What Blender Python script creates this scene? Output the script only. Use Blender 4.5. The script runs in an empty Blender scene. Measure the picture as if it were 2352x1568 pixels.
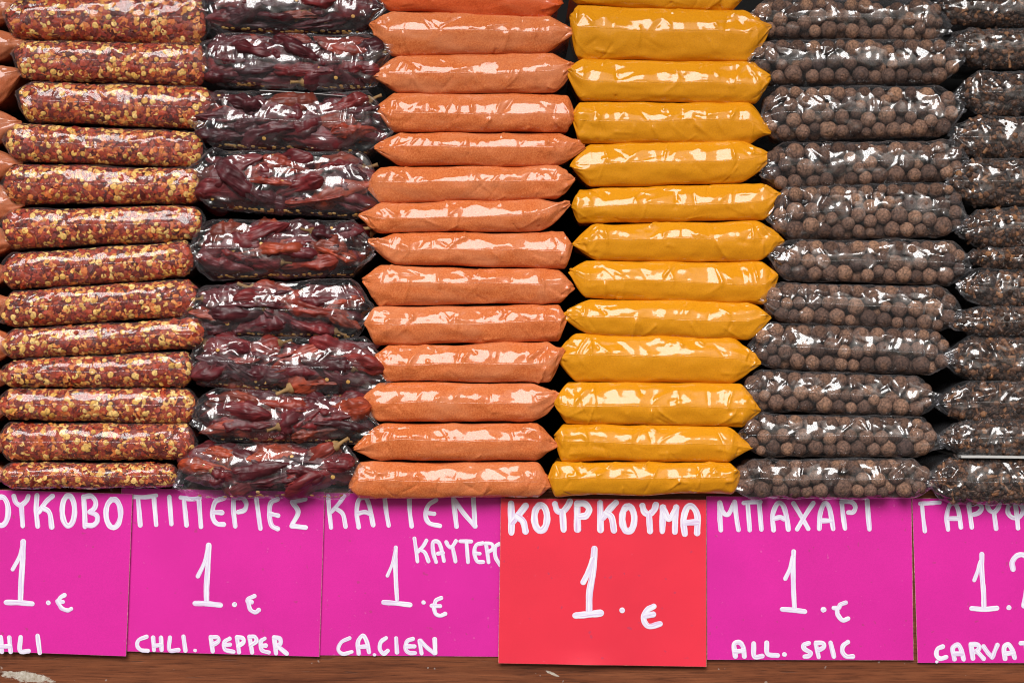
import bpy, math, random
import numpy as np
from mathutils import Matrix, Vector

# ------------------------------------------------------------------ units
S = 0.0002            # metres per unit; one unit is a fifth of a millimetre
DIST = 0.92           # camera to the front plane of the shelf
W, H = 2352.0, 1568.0
C = bpy.context.scene.collection
scene = bpy.context.scene
random.seed(7)

# ------------------------------------------------------------------ camera
cd = bpy.data.cameras.new("camera")
cam = bpy.data.objects.new("camera", cd); C.objects.link(cam)
cam.location = (0, -DIST, 0)
cam.rotation_euler = (math.radians(90), 0, 0)
cd.sensor_width = 36
cd.lens = 36 * DIST / (W * S)
cd.clip_start = 0.01; cd.clip_end = 200
cd.dof.use_dof = True
cd.dof.focus_distance = DIST - 0.008
cd.dof.aperture_fstop = 14
scene.camera = cam

# ------------------------------------------------------------------ sky, sun, exposure
SUN_EL, SUN_AZ = 37.0, -12.0      # azimuth measured from straight behind the camera, negative = from the left
world = bpy.data.worlds.new("World"); scene.world = world
world.use_nodes = True
wn = world.node_tree
bg = wn.nodes['Background']
sky = wn.nodes.new('ShaderNodeTexSky'); sky.sky_type = 'NISHITA'
sky.sun_disc = False
sky.sun_elevation = math.radians(SUN_EL)
sky.sun_rotation = math.radians(180 + SUN_AZ)
sky.air_density = 1.0; sky.dust_density = 4.0; sky.ozone_density = 1.0
hs = wn.nodes.new('ShaderNodeHueSaturation'); hs.inputs['Saturation'].default_value = 0.6   # cloudy, nearly white sky
wn.links.new(sky.outputs[0], hs.inputs['Color']); wn.links.new(hs.outputs[0], bg.inputs['Color'])
bg.inputs['Strength'].default_value = 0.05
sd = bpy.data.lights.new("sun", 'SUN'); sun = bpy.data.objects.new("sun", sd); C.objects.link(sun)
sd.energy = 3.5; sd.angle = math.radians(32); sd.color = (1.0, 0.98, 0.96)
e, a = math.radians(SUN_EL), math.radians(SUN_AZ)
dirv = Vector((math.sin(a) * math.cos(e), -math.cos(a) * math.cos(e), math.sin(e)))   # towards the sun
sun.rotation_euler = dirv.to_track_quat('Z', 'Y').to_euler()
scene.view_settings.view_transform = 'Standard'
scene.view_settings.look = 'None'
scene.view_settings.gamma = 1
scene.view_settings.exposure = 0.0
scene.render.engine = 'CYCLES'
scene.cycles.transparent_max_bounces = 24
scene.cycles.max_bounces = 8
scene.cycles.filter_width = 1.1
scene.render.resolution_x = 1024; scene.render.resolution_y = 682

# ------------------------------------------------------------------ node helpers
def mat(name):
    m = bpy.data.materials.new(name); m.use_nodes = True
    nt = m.node_tree; nt.nodes.clear()
    out = nt.nodes.new('ShaderNodeOutputMaterial')
    return m, nt, out
def N(nt, kind, **kw):
    n = nt.nodes.new('ShaderNode' + kind)
    for k, v in kw.items():
        if k.startswith('_'): setattr(n, k[1:], v)
        else: n.inputs[k.replace('__', ' ')].default_value = v
    return n
def L(nt, a, b): nt.links.new(a, b)
def ramp(nt, fac, stops, interp='LINEAR'):
    r = nt.nodes.new('ShaderNodeValToRGB'); r.color_ramp.interpolation = interp
    el = r.color_ramp.elements
    el[0].position = stops[0][0]; el[0].color = (*stops[0][1], 1)
    el[1].position = stops[-1][0]; el[1].color = (*stops[-1][1], 1)
    for p, c in stops[1:-1]:
        x = el.new(p); x.color = (*c, 1)
    L(nt, fac, r.inputs[0]); return r.outputs[0]
def mixc(nt, fac, a, b, blend='MIX'):
    m = nt.nodes.new('ShaderNodeMix'); m.data_type = 'RGBA'; m.blend_type = blend
    if isinstance(fac, float): m.inputs[0].default_value = fac
    else: L(nt, fac, m.inputs[0])
    for k, v in ((6, a), (7, b)):
        if isinstance(v, tuple): m.inputs[k].default_value = (*v, 1)
        else: L(nt, v, m.inputs[k])
    return m.outputs[2]
def math_(nt, op, a, b=0.0, c=None):
    m = nt.nodes.new('ShaderNodeMath'); m.operation = op
    for i, v in enumerate((a, b, c)):
        if v is None: continue
        if isinstance(v, (float, int)): m.inputs[i].default_value = v
        else: L(nt, v, m.inputs[i])
    return m.outputs[0]
def noise(nt, co, scale, detail=3, rough=0.55, vec_scale=None, kind=None, dist=0.0):
    n = nt.nodes.new('ShaderNodeTexNoise')
    if kind: n.noise_type = kind
    n.inputs['Scale'].default_value = scale; n.inputs['Detail'].default_value = detail
    n.inputs['Roughness'].default_value = rough; n.inputs['Distortion'].default_value = dist
    if vec_scale:
        mp = nt.nodes.new('ShaderNodeMapping'); mp.inputs['Scale'].default_value = vec_scale
        L(nt, co, mp.inputs[0]); co = mp.outputs[0]
    L(nt, co, n.inputs['Vector']); return n.outputs[0]
def objco(nt): return nt.nodes.new('ShaderNodeTexCoord').outputs['Object']
def orand(nt): return nt.nodes.new('ShaderNodeObjectInfo').outputs['Random']
def shifted(nt):
    """object coordinates shifted by the object's random number, so no two repeats share a pattern"""
    v = nt.nodes.new('ShaderNodeVectorMath'); v.operation = 'ADD'
    L(nt, objco(nt), v.inputs[0])
    cb = nt.nodes.new('ShaderNodeCombineXYZ')
    L(nt, math_(nt, 'MULTIPLY', orand(nt), 7.0), cb.inputs[0]); L(nt, math_(nt, 'MULTIPLY', orand(nt), 3.0), cb.inputs[1])
    L(nt, cb.outputs[0], v.inputs[1]); return v.outputs[0]
def bump(nt, h, strength, dist):
    b = nt.nodes.new('ShaderNodeBump'); b.inputs['Strength'].default_value = strength
    b.inputs['Distance'].default_value = dist; L(nt, h, b.inputs['Height']); return b.outputs[0]

# ------------------------------------------------------------------ materials
def powder(name, deep, mid, pale, rim, dusty):
    m, nt, out = mat(name)
    co = shifted(nt)
    g = noise(nt, co, 1500, 2, 0.75)
    col = ramp(nt, g, [(0.15, deep), (0.5, mid), (0.9, pale)])
    # where the film lies loose over the powder it looks paler
    loose = ramp(nt, noise(nt, co, 55, 4, 0.6, (0.6, 1, 1.3), dist=0.6), [(0.42, (0, 0, 0)), (0.66, (1, 1, 1))])
    lf = math_(nt, 'MULTIPLY', loose, dusty)
    col = mixc(nt, lf, col, rim)
    dots = ramp(nt, noise(nt, co, 1400, 1, 0.5), [(0.70, (0, 0, 0)), (0.74, (1, 1, 1))])
    col = mixc(nt, math_(nt, 'MULTIPLY', dots, 0.2), col, tuple(x * 0.35 for x in deep))
    p = N(nt, 'BsdfPrincipled'); L(nt, col, p.inputs['Base Color'])
    p.inputs['Roughness'].default_value = 0.75
    p.inputs['Specular IOR Level'].default_value = 0.15
    p.inputs['Coat Weight'].default_value = 0.75
    p.inputs['Coat Roughness'].default_value = 0.085
    p.inputs['Coat IOR'].default_value = 1.5
    h = noise(nt, co, 130, 3, 0.55, (0.55, 1, 1), 'RIDGED_MULTIFRACTAL')
    h2 = noise(nt, co, 420, 2, 0.5)
    b = bump(nt, math_(nt, 'ADD', math_(nt, 'MULTIPLY', h, 0.2), math_(nt, 'MULTIPLY', h2, 0.025)), 0.7, 0.0008)
    L(nt, b, p.inputs['Coat Normal'])
    L(nt, p.outputs[0], out.inputs[0]); return m

def film(name, tint=(1, 1, 1), haze=0.014, bumpy=0.3, refl=0.032, soft=0.35, rim=0.10):
    m, nt, out = mat(name)
    co = shifted(nt)
    h = noise(nt, co, 90, 1.5, 0.5, (0.6, 1, 1), 'RIDGED_MULTIFRACTAL')
    h2 = noise(nt, co, 330, 2, 0.5)
    nb = bump(nt, math_(nt, 'ADD', math_(nt, 'MULTIPLY', h, 0.35), math_(nt, 'MULTIPLY', h2, 0.08)), 0.8 * bumpy, 0.0008)
    gl = N(nt, 'BsdfGlossy', Roughness=0.045); gl.inputs['Color'].default_value = (1, 1, 1, 1); L(nt, nb, gl.inputs['Normal'])
    gl2 = N(nt, 'BsdfGlossy', Roughness=0.2); gl2.inputs['Color'].default_value = (1, 1, 1, 1); L(nt, nb, gl2.inputs['Normal'])
    gm = nt.nodes.new('ShaderNodeMixShader'); gm.inputs[0].default_value = soft; L(nt, gl.outputs[0], gm.inputs[1]); L(nt, gl2.outputs[0], gm.inputs[2]); gl = gm
    tr = N(nt, 'BsdfTransparent'); tr.inputs['Color'].default_value = (*tint, 1)
    df = N(nt, 'BsdfDiffuse'); df.inputs['Color'].default_value = (0.75, 0.75, 0.78, 1); L(nt, nb, df.inputs['Normal'])
    lw = N(nt, 'LayerWeight'); lw.inputs['Blend'].default_value = 0.5; L(nt, nb, lw.inputs['Normal'])
    fac = math_(nt, 'MINIMUM', math_(nt, 'ADD', math_(nt, 'MULTIPLY', math_(nt, 'POWER', lw.outputs['Facing'], 4.0), 0.8), refl), 0.7)
    hz = math_(nt, 'ADD', math_(nt, 'MULTIPLY', noise(nt, co, 60, 4, 0.6), haze * 2), math_(nt, 'MULTIPLY', math_(nt, 'POWER', lw.outputs['Facing'], 3.0), rim))
    m1 = nt.nodes.new('ShaderNodeMixShader'); L(nt, hz, m1.inputs[0]); L(nt, tr.outputs[0], m1.inputs[1]); L(nt, df.outputs[0], m1.inputs[2])
    m2 = nt.nodes.new('ShaderNodeMixShader'); L(nt, fac, m2.inputs[0]); L(nt, m1.outputs[0], m2.inputs[1]); L(nt, gl.outputs[0], m2.inputs[2])
    L(nt, m2.outputs[0], out.inputs[0]); return m

def pieces(name, stops, rough=0.6, per='island', bscale=900, bs=0.5, spec=0.3, mottle=0.4):
    m, nt, out = mat(name)
    if per == 'island': r = nt.nodes.new('ShaderNodeNewGeometry').outputs['Random Per Island']
    else: r = orand(nt)
    col = ramp(nt, r, stops)
    co = objco(nt)
    n = noise(nt, co, bscale, 3, 0.6)
    dk = ramp(nt, n, [(0.32, (0.33, 0.32, 0.32)), (0.66, (1.5, 1.42, 1.35))])
    col = mixc(nt, mottle, col, mixc(nt, 1.0, col, dk, 'MULTIPLY'))
    p = N(nt, 'BsdfPrincipled', Roughness=rough); L(nt, col, p.inputs['Base Color'])
    p.inputs['Specular IOR Level'].default_value = spec
    L(nt, bump(nt, n, bs, 0.0003), p.inputs['Normal'])
    L(nt, p.outputs[0], out.inputs[0]); return m

M = {}
M['cayenne'] = powder('cayenne_powder_under_film', (0.36, 0.055, 0.010), (0.60, 0.145, 0.036), (0.80, 0.29, 0.10), (0.64, 0.24, 0.11), 0.5)
M['cayenne_red'] = powder('red_cayenne_powder_under_film', (0.42, 0.045, 0.008), (0.62, 0.085, 0.015), (0.76, 0.16, 0.04), (0.64, 0.16, 0.06), 0.4)
M['turmeric'] = powder('turmeric_powder_under_film', (0.52, 0.19, 0.0015), (0.66, 0.25, 0.0015), (0.74, 0.315, 0.003), (0.68, 0.29, 0.008), 0.25)
M['paprika'] = powder('brown_paprika_powder_under_film', (0.28, 0.06, 0.02), (0.44, 0.11, 0.04), (0.56, 0.20, 0.08), (0.48, 0.2, 0.11), 0.5)
M['film'] = film('clear_cellophane')
M['film_dark'] = film('clear_crinkled_cellophane', (0.985, 0.985, 1), 0.010, 0.35, 0.065, 0.4, 0.22)
RED = [(0.0, (0.07, 0.010, 0.008)), (0.25, (0.22, 0.022, 0.012)), (0.5, (0.44, 0.055, 0.018)), (0.66, (0.22, 0.022, 0.014)), (0.84, (0.60, 0.14, 0.03)), (1.0, (0.70, 0.30, 0.07))]
SEED = [(0.0, (0.60, 0.31, 0.06)), (0.4, (0.74, 0.44, 0.11)), (0.75, (0.82, 0.56, 0.20)), (1.0, (0.55, 0.24, 0.045))]
M['flake'] = pieces('chili_flake_skin', RED, 0.5)
M['flake_one'] = pieces('single_chili_flake_skin', RED, 0.5, 'object', 1.6)
M['seed'] = pieces('chili_seed_husk', SEED, 0.55, mottle=0.25)
M['seed_one'] = pieces('single_chili_seed_husk', SEED, 0.55, 'object', 1.3, mottle=0.55)
M['core'] = pieces('crushed_chili', [(0, (0.15, 0.018, 0.012)), (1, (0.2, 0.03, 0.015))], 0.8, 'object', 700, 1.0, 0.2, 0.9)
CLO = [(0.0, (0.022, 0.013, 0.010)), (0.4, (0.05, 0.027, 0.018)), (0.75, (0.10, 0.045, 0.024)), (0.92, (0.19, 0.085, 0.04)), (1.0, (0.30, 0.14, 0.06))]
M['clove'] = pieces('clove_wood', CLO, 0.55)
M['clove_one'] = pieces('single_clove_wood', CLO, 0.55, 'object', 2.5, 1.0)
M['clove_core'] = pieces('packed_clove_dust', [(0, (0.03, 0.018, 0.012)), (1, (0.05, 0.028, 0.018))], 0.8, 'object', 600, 1.0, 0.2, 0.9)
M['berry'] = pieces('allspice_berry_skin', [(0.0, (0.07, 0.040, 0.030)), (0.3, (0.14, 0.082, 0.060)), (0.6, (0.20, 0.115, 0.080)), (0.85, (0.29, 0.165, 0.105)), (1.0, (0.075, 0.048, 0.042))], 0.8, 'object', 3.6, 1.0, 0.2, 1.0)

def pod_material():
    m, nt, out = mat('dried_chili_pod_skin')
    co = shifted(nt)
    base = ramp(nt, orand(nt), [(0, (0.055, 0.007, 0.011)), (0.4, (0.105, 0.010, 0.015)), (0.75, (0.165, 0.014, 0.016)), (0.93, (0.36, 0.05, 0.016)), (1, (0.09, 0.02, 0.015))])
    n = noise(nt, co, 2.2, 5, 0.65, (0.4, 1, 1))
    col = mixc(nt, 0.85, base, mixc(nt, 1.0, base, ramp(nt, n, [(0.3, (0.3, 0.3, 0.35)), (0.55, (1, 1, 1)), (0.8, (2.1, 2.0, 1.4))]), 'MULTIPLY'))
    p = N(nt, 'BsdfPrincipled', Roughness=0.48); L(nt, col, p.inputs['Base Color'])
    p.inputs['Specular IOR Level'].default_value = 0.5
    h = noise(nt, co, 2.6, 4, 0.6, (0.22, 1.3, 1.3), 'RIDGED_MULTIFRACTAL', 0.7)
    L(nt, bump(nt, h, 0.9, 0.0009), p.inputs['Normal'])
    L(nt, p.outputs[0], out.inputs[0]); return m
M['pod'] = pod_material()
M['stalk'] = pieces('dried_chili_stalk', [(0, (0.16, 0.09, 0.035)), (1, (0.34, 0.20, 0.08))], 0.7, 'object', 3.0)

def card(name, c):
    m, nt, out = mat(name)
    co = shifted(nt)
    n1 = noise(nt, co, 30, 3, 0.5); n2 = noise(nt, co, 2500, 2, 0.6)
    col = mixc(nt, 1.0, c, ramp(nt, n1, [(0.3, (0.94, 0.94, 0.94)), (0.7, (1.04, 1.04, 1.04))]), 'MULTIPLY')
    col = mixc(nt, 1.0, col, ramp(nt, n2, [(0.3, (0.92, 0.92, 0.92)), (0.7, (1.06, 1.06, 1.06))]), 'MULTIPLY')
    sp = ramp(nt, noise(nt, co, 330, 1, 0.5), [(0.755, (0, 0, 0)), (0.775, (1, 1, 1))])
    col = mixc(nt, math_(nt, 'MULTIPLY', sp, 0.45), col, (c[0] * 0.5, 0.05, 0.12))
    sp2 = ramp(nt, noise(nt, co, 520, 1, 0.5), [(0.77, (0, 0, 0)), (0.785, (1, 1, 1))])
    col = mixc(nt, math_(nt, 'MULTIPLY', sp2, 0.15), col, (0.9, 0.4, 0.6))
    p = N(nt, 'BsdfPrincipled', Roughness=0.42); L(nt, col, p.inputs['Base Color'])
    p.inputs['Specular IOR Level'].default_value = 0.3
    L(nt, bump(nt, math_(nt, 'ADD', n1, math_(nt, 'MULTIPLY', n2, 0.03)), 0.35, 0.0012), p.inputs['Normal'])
    L(nt, p.outputs[0], out.inputs[0]); return m
M['pink'] = card('pink_card', (0.65, 0.017, 0.315))
M['red'] = card('red_card', (0.76, 0.030, 0.060))
M['card_edge'] = pieces('raw_card_edge', [(0, (0.5, 0.36, 0.24)), (1, (0.6, 0.45, 0.33))], 0.8, 'object', 800, 0.5, 0.2, 0.9)

def paint():
    m, nt, out = mat('white_marker_paint')
    g = nt.nodes.new('ShaderNodeUVMap'); g.uv_map = 'stroke'
    n = noise(nt, g.outputs[0], 1.0, 4, 0.65, (0.16, 4.0, 1.0))
    col = ramp(nt, n, [(0.32, (0.66, 0.38, 0.62)), (0.45, (0.70, 0.62, 0.80)), (0.58, (0.82, 0.82, 0.87))])
    p = N(nt, 'BsdfPrincipled', Roughness=0.4); L(nt, col, p.inputs['Base Color'])
    L(nt, bump(nt, n, 0.3, 0.0002), p.inputs['Normal'])
    L(nt, p.outputs[0], out.inputs[0]); return m
M['paint'] = paint()

def wood(name, patches):
    m, nt, out = mat(name)
    co = objco(nt)
    g1 = noise(nt, co, 22, 5, 0.6, (0.8, 6, 9), dist=0.5)
    g2 = noise(nt, co, 110, 6, 0.72, (0.45, 6, 13))
    col = ramp(nt, g1, [(0.28, (0.10, 0.027, 0.010)), (0.5, (0.165, 0.048, 0.018)), (0.72, (0.22, 0.070, 0.028))])
    col = mixc(nt, 1.0, col, ramp(nt, g2, [(0.34, (0.42, 0.38, 0.36)), (0.5, (1, 1, 1)), (0.68, (1.3, 1.28, 1.22))]), 'MULTIPLY')
    pores = ramp(nt, noise(nt, co, 420, 2, 0.6, (0.12, 1, 1.3)), [(0.64, (0, 0, 0)), (0.70, (1, 1, 1))])
    col = mixc(nt, math_(nt, 'MULTIPLY', pores, 0.6), col, (0.055, 0.02, 0.01))
    sx = nt.nodes.new('ShaderNodeSeparateXYZ'); L(nt, co, sx.inputs[0])
    dirt = ramp(nt, noise(nt, co, 330, 1, 0.5), [(0.735, (0, 0, 0)), (0.76, (1, 1, 1))])
    col = mixc(nt, math_(nt, 'MULTIPLY', dirt, 0.45), col, (0.45, 0.38, 0.34))
    for (px, pz, rx, rz, sl) in patches:
        dx = math_(nt, 'DIVIDE', math_(nt, 'SUBTRACT', sx.outputs[0], px), rx)
        zz = math_(nt, 'SUBTRACT', sx.outputs[2], pz)
        zz = math_(nt, 'ADD', zz, math_(nt, 'MULTIPLY', math_(nt, 'SUBTRACT', sx.outputs[0], px), sl))
        dz = math_(nt, 'DIVIDE', zz, rz)
        r2 = math_(nt, 'ADD', math_(nt, 'MULTIPLY', dx, dx), math_(nt, 'MULTIPLY', dz, dz))
        edge = noise(nt, co, 170, 5, 0.75, (0.7, 1, 1.4))
        f = math_(nt, 'SUBTRACT', math_(nt, 'MULTIPLY', edge, 3.4), math_(nt, 'ADD', math_(nt, 'MULTIPLY', r2, 0.75), 1.18))
        f = ramp(nt, f, [(0.0, (0, 0, 0)), (0.25, (1, 1, 1))])
        pc = ramp(nt, noise(nt, co, 500, 4, 0.7), [(0.3, (0.30, 0.24, 0.17)), (0.7, (0.70, 0.66, 0.58))])
        col = mixc(nt, math_(nt, 'MULTIPLY', f, 0.85), col, pc)
    p = N(nt, 'BsdfPrincipled', Roughness=0.55); L(nt, col, p.inputs['Base Color'])
    p.inputs['Specular IOR Level'].default_value = 0.2
    L(nt, bump(nt, math_(nt, 'SUBTRACT', g2, pores), 0.35, 0.0003), p.inputs['Normal'])
    L(nt, p.outputs[0], out.inputs[0]); return m
def plain(name, c, rough=0.8, scale=40, amt=0.3):
    m, nt, out = mat(name)
    n = noise(nt, objco(nt), scale, 4, 0.6)
    col = mixc(nt, amt, c, mixc(nt, 1.0, c, ramp(nt, n, [(0.3, (0.3, 0.3, 0.3)), (0.7, (1.6, 1.6, 1.6))]), 'MULTIPLY'))
    p = N(nt, 'BsdfPrincipled', Roughness=rough); L(nt, col, p.inputs['Base Color']); L(nt, p.outputs[0], out.inputs[0]); return m

# ------------------------------------------------------------------ object helpers
def tag(o, label, cat, group=None, kind=None):
    if label: o['label'] = label
    if cat: o['category'] = cat
    if group: o['group'] = group
    if kind: o['kind'] = kind
def empty(name, loc, label, cat, group=None):
    o = bpy.data.objects.new(name, None); C.objects.link(o); o.location = loc
    o.empty_display_size = 0.01
    tag(o, label, cat, group); return o
def mesh_np(name, v, faces, smooth=True, material=None, uv=None):
    """faces: int array (n, k), or list of such arrays"""
    me = bpy.data.meshes.new(name)
    fl = faces if isinstance(faces, list) else [faces]
    fl = [np.asarray(f, dtype=np.int32) for f in fl if len(f)]
    nl = sum(f.size for f in fl); nf = sum(len(f) for f in fl)
    me.vertices.add(len(v)); me.vertices.foreach_set('co', np.asarray(v, dtype=np.float32).ravel())
    me.loops.add(nl); me.loops.foreach_set('vertex_index', np.concatenate([f.ravel() for f in fl]))
    me.polygons.add(nf)
    tot = np.concatenate([np.full(len(f), f.shape[1], dtype=np.int32) for f in fl])
    st = np.concatenate([[0], np.cumsum(tot)[:-1]]).astype(np.int32)
    me.polygons.foreach_set('loop_start', st)
    me.polygons.foreach_set('use_smooth', np.full(nf, smooth, dtype=bool))
    if uv is not None:
        l = me.uv_layers.new(name='stroke')
        idx = np.concatenate([f.ravel() for f in fl])
        l.data.foreach_set('uv', np.asarray(uv, dtype=np.float32)[idx].ravel())
    me.update(calc_edges=True); me.validate()
    if material: me.materials.append(material)
    return me
def obj(name, me, parent=None, loc=None):
    o = bpy.data.objects.new(name, me); C.objects.link(o)
    if parent: o.parent = parent
    if loc is not None: o.location = loc
    return o
def grid_faces(nr, nc, off=0):
    r, c = np.meshgrid(np.arange(nr - 1), np.arange(nc - 1), indexing='ij')
    a = r * nc + c
    return np.stack([a, a + 1, a + nc + 1, a + nc], -1).reshape(-1, 4) + off
def box(name, x0, x1, y0, y1, z0, z1, m, parent=None, loc=(0, 0, 0)):
    v = [(x, y, z) for x in (x0, x1) for y in (y0, y1) for z in (z0, z1)]
    f = [(0, 1, 3, 2), (4, 6, 7, 5), (0, 4, 5, 1), (2, 3, 7, 6), (0, 2, 6, 4), (1, 5, 7, 3)]
    me = mesh_np(name, v, np.array(f), False, m)
    o = obj(name, me, parent, loc)
    b = o.modifiers.new('bevel', 'BEVEL'); b.width = 0.0008; b.segments = 2
    return o

# gradient noise
_rng = np.random.RandomState(3)
_perm = np.tile(_rng.permutation(256), 3)
_ang = _rng.rand(256) * 2 * np.pi
def perlin(x, y, seed=0):
    x = np.asarray(x, float) + seed * 17.31; y = np.asarray(y, float) + seed * 5.77
    xi = np.floor(x).astype(int); yi = np.floor(y).astype(int)
    xf, yf = x - xi, y - yi
    def g(ix, iy, dx, dy):
        h = _ang[_perm[(_perm[ix & 255] + iy) & 255]]
        return np.cos(h) * dx + np.sin(h) * dy
    u = xf ** 3 * (xf * (xf * 6 - 15) + 10); v = yf ** 3 * (yf * (yf * 6 - 15) + 10)
    a = g(xi, yi, xf, yf); b = g(xi + 1, yi, xf - 1, yf)
    c = g(xi, yi + 1, xf, yf - 1); d = g(xi + 1, yi + 1, xf - 1, yf - 1)
    return (a * (1 - u) + b * u) * (1 - v) + (c * (1 - u) + d * u) * v

# ------------------------------------------------------------------ pixel ray -> point in the place, at a given distance behind the front plane
def pt(dx, dy, y=0.0):
    """y in units; returns x, z in units at that depth"""
    k = (DIST / S + y) / (DIST / S)
    return (dx - W / 2) * k, (H / 2 - dy) * k

SHELF_Z = (H / 2 - 1121)          # top of the shelf board
def row_y(dy):                    # the piles lean back a little as they rise
    z = H / 2 - dy
    return -68 + 0.15 * max(0, z - SHELF_Z - 40)

# ------------------------------------------------------------------ a flat pillow bag lying on its face, folded end towards us
class Bag:
    def __init__(s, x0, yl, x1, yr, tl, tr, bl, br, seed, eL=0.16, eR=0.16, a=0.16, R=34, wedge=1.8, depth=430):
        s.rs = np.random.RandomState(seed); s.seed = seed
        s.y0 = row_y((tl + bl + tr + br) / 4) + s.rs.uniform(-3, 5)
        y = s.y0
        s.x0, s.zl = pt(x0, yl, y); s.x1, s.zr = pt(x1, yr, y)
        s.tl = pt(0, tl, y + R * .8)[1]; s.tr = pt(0, tr, y + R * .8)[1]
        s.bl = pt(0, bl, y + R * .8)[1]; s.br = pt(0, br, y + R * .8)[1]
        s.eL, s.eR, s.a, s.R, s.wedge, s.depth = eL, eR, a, R, wedge, depth
        s.cx = (s.x0 + s.x1) / 2; s.zb = min(s.bl, s.br)
        s.ox, s.oz = s.cx, s.zb
        s.w1 = s.rs.uniform(0, 100); s.rest = None
    def env(s, t):
        c = np.minimum(np.clip(t / s.eL, 0, 1), np.clip((1 - t) / s.eR, 0, 1))
        return 1 - (1 - c) ** s.wedge
    def lines(s, t):
        seam = s.zl + (s.zr - s.zl) * t
        mid_t = s.tl + (s.tr - s.tl) * t; mid_b = s.bl + (s.br - s.bl) * t
        # the fold runs near mid height once past the ears
        target = mid_b + (mid_t - mid_b) * s.seam_at
        e2 = np.clip(np.minimum(t / (s.eL * 1.2), (1 - t) / (s.eR * 1.2)), 0, 1); e2 = e2 * e2 * (3 - 2 * e2)
        seam = seam * (1 - e2) + target * e2
        seam = seam + perlin(t * 3.1, t * 0 + 0.3, s.seed) * 7 * e2 + perlin(t * 9, t * 0 + 3.3, s.seed) * 2.5 * e2
        return seam, mid_t, mid_b
    seam_at = 0.5
    def surf(s, t, q, inset=0.0):
        t = np.asarray(t, float); q = np.asarray(q, float)
        seam, mt, mb = s.lines(t)
        mt = mt + perlin(t * 3.5, t * 0 + 7.7, s.seed) * 4.5; mb = mb + perlin(t * 3.5, t * 0 + 1.7, s.seed) * 4.5
        en = s.env(t)
        hs = np.where(q >= 0, mt - seam, seam - mb)
        hs = np.maximum(hs, 6) * en
        hs = np.maximum(hs - inset, hs * 0.35)
        ph = np.abs(np.clip(q, -1, 1)) * np.pi / 2
        zz = np.sin(ph) ** 0.8
        z = seam + np.sign(q) * hs * zz
        R = s.R * (0.3 + 0.7 * en)
        aa = np.where(q >= 0, s.a, s.a * 0.45)          # tangent of the tilt of the two facets that meet at the seam
        y = s.y0 + (1 - en) * 16 + inset + aa * hs * zz + R * (1 - np.cos(ph) ** 0.8)
        back = np.maximum(np.abs(q) - 1, 0)            # beyond the rounded front the bag runs straight back
        y = y + back * s.depth
        x = s.x0 + (s.x1 - s.x0) * t
        f = np.clip((y - s.y0) / 70, 0, 1); f = f * f * (3 - 2 * f)
        x = s.cx + (x - s.cx) * (1 - 0.045 * f)
        z = z - np.sign(q) * hs * np.clip(back, 0, 1) ** 3 * 0.9
        return x, y, z
    def frame(s, t, q, inset):
        d = 0.004
        p = np.stack(s.surf(t, q, inset), -1)
        pu = np.stack(s.surf(t + d, q, inset), -1) - np.stack(s.surf(t - d, q, inset), -1)
        pv = np.stack(s.surf(t, q + 2 * d, inset), -1) - np.stack(s.surf(t, q - 2 * d, inset), -1)
        pu /= np.linalg.norm(pu, axis=-1, keepdims=True) + 1e-9
        n = np.cross(pu, pv); n /= np.linalg.norm(n, axis=-1, keepdims=True) + 1e-9
        b = np.cross(n, pu)
        return p, pu, b, n        # n points outward (towards the viewer)
    def film(s, nt=150, nq=30, low=3.0, ridge=1.6, creases=14, amp=3.0, crx=60.0):
        rs = s.rs
        t = np.linspace(0, 1, nt)
        t = t + 0.012 * np.sin(2 * np.pi * t) * -1            # a little denser at the ears
        q1 = np.linspace(0, 1, nq // 2 + 1)
        qb = np.array([1.05, 1.15, 1.4, 1.7, 2.0])
        q = np.concatenate([-qb[::-1], -q1[::-1], q1[1:], qb])
        T, Q = np.meshgrid(t, q, indexing='xy')          # rows = q
        x, y, z = s.surf(T, Q)
        P = np.stack([x, y, z], -1)
        du = np.gradient(P, axis=1); dv = np.gradient(P, axis=0)
        n = np.cross(du, dv); n /= np.linalg.norm(n, axis=-1, keepdims=True) + 1e-9
        hh = (s.tl - s.bl + s.tr - s.br) / 4
        V = Q * hh * 1.35; X = x
        dmp = np.clip((1.12 - np.abs(Q)) / 0.3, 0.0, 1)
        dmp = dmp * (0.45 + 0.55 * np.clip(np.abs(Q) / 0.12, 0, 1))
        d = low * perlin(X / 90, V / 30, s.seed) * 1.6
        wx = X + 14 * perlin(X / 50, V / 50, s.seed + 9); wv = V + 14 * perlin(X / 50, V / 50, s.seed + 19)
        rg = (0.32 - np.abs(perlin(wx / crx, wv / (crx * .62), s.seed + 3))) * 2.0
        rg2 = (0.3 - np.abs(perlin(wx / (crx * .42), wv / (crx * .3), s.seed + 5)))
        # clinging film: hollow cells parted by sharp straight ridges
        def cells(sx, sv, sd):
            r2 = np.random.RandomState(s.seed * 7 + sd)
            gx = np.arange(s.x0 - sx, s.x1 + 2 * sx, sx); gv = np.arange(-2.2 * hh - sv, 2.2 * hh + 2 * sv, sv)
            cx_, cv_ = np.meshgrid(gx, gv); cx_ = (cx_ + r2.uniform(-.5, .5, cx_.shape) * sx).ravel(); cv_ = (cv_ + r2.uniform(-.5, .5, cv_.shape) * sv).ravel()
            f = np.full(X.shape, 1e9)
            for a_, b_ in zip(cx_, cv_): f = np.minimum(f, ((X - a_) / sx) ** 2 + ((V - b_) / sv) ** 2)
            return np.minimum(f, 1.0)
        rg2 = rg2 * 0.5 + (cells(crx * .62, crx * .40, 1) - .25) * 1.5 + (cells(crx * .30, crx * .22, 2) - .25) * .55
        ends = 1 + 1.9 * (1 - np.clip(np.minimum(T, 1 - T) / 0.2, 0, 1))
        d = d + ridge * ends * (rg * 1.4 + rg2 * 0.9)
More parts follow.
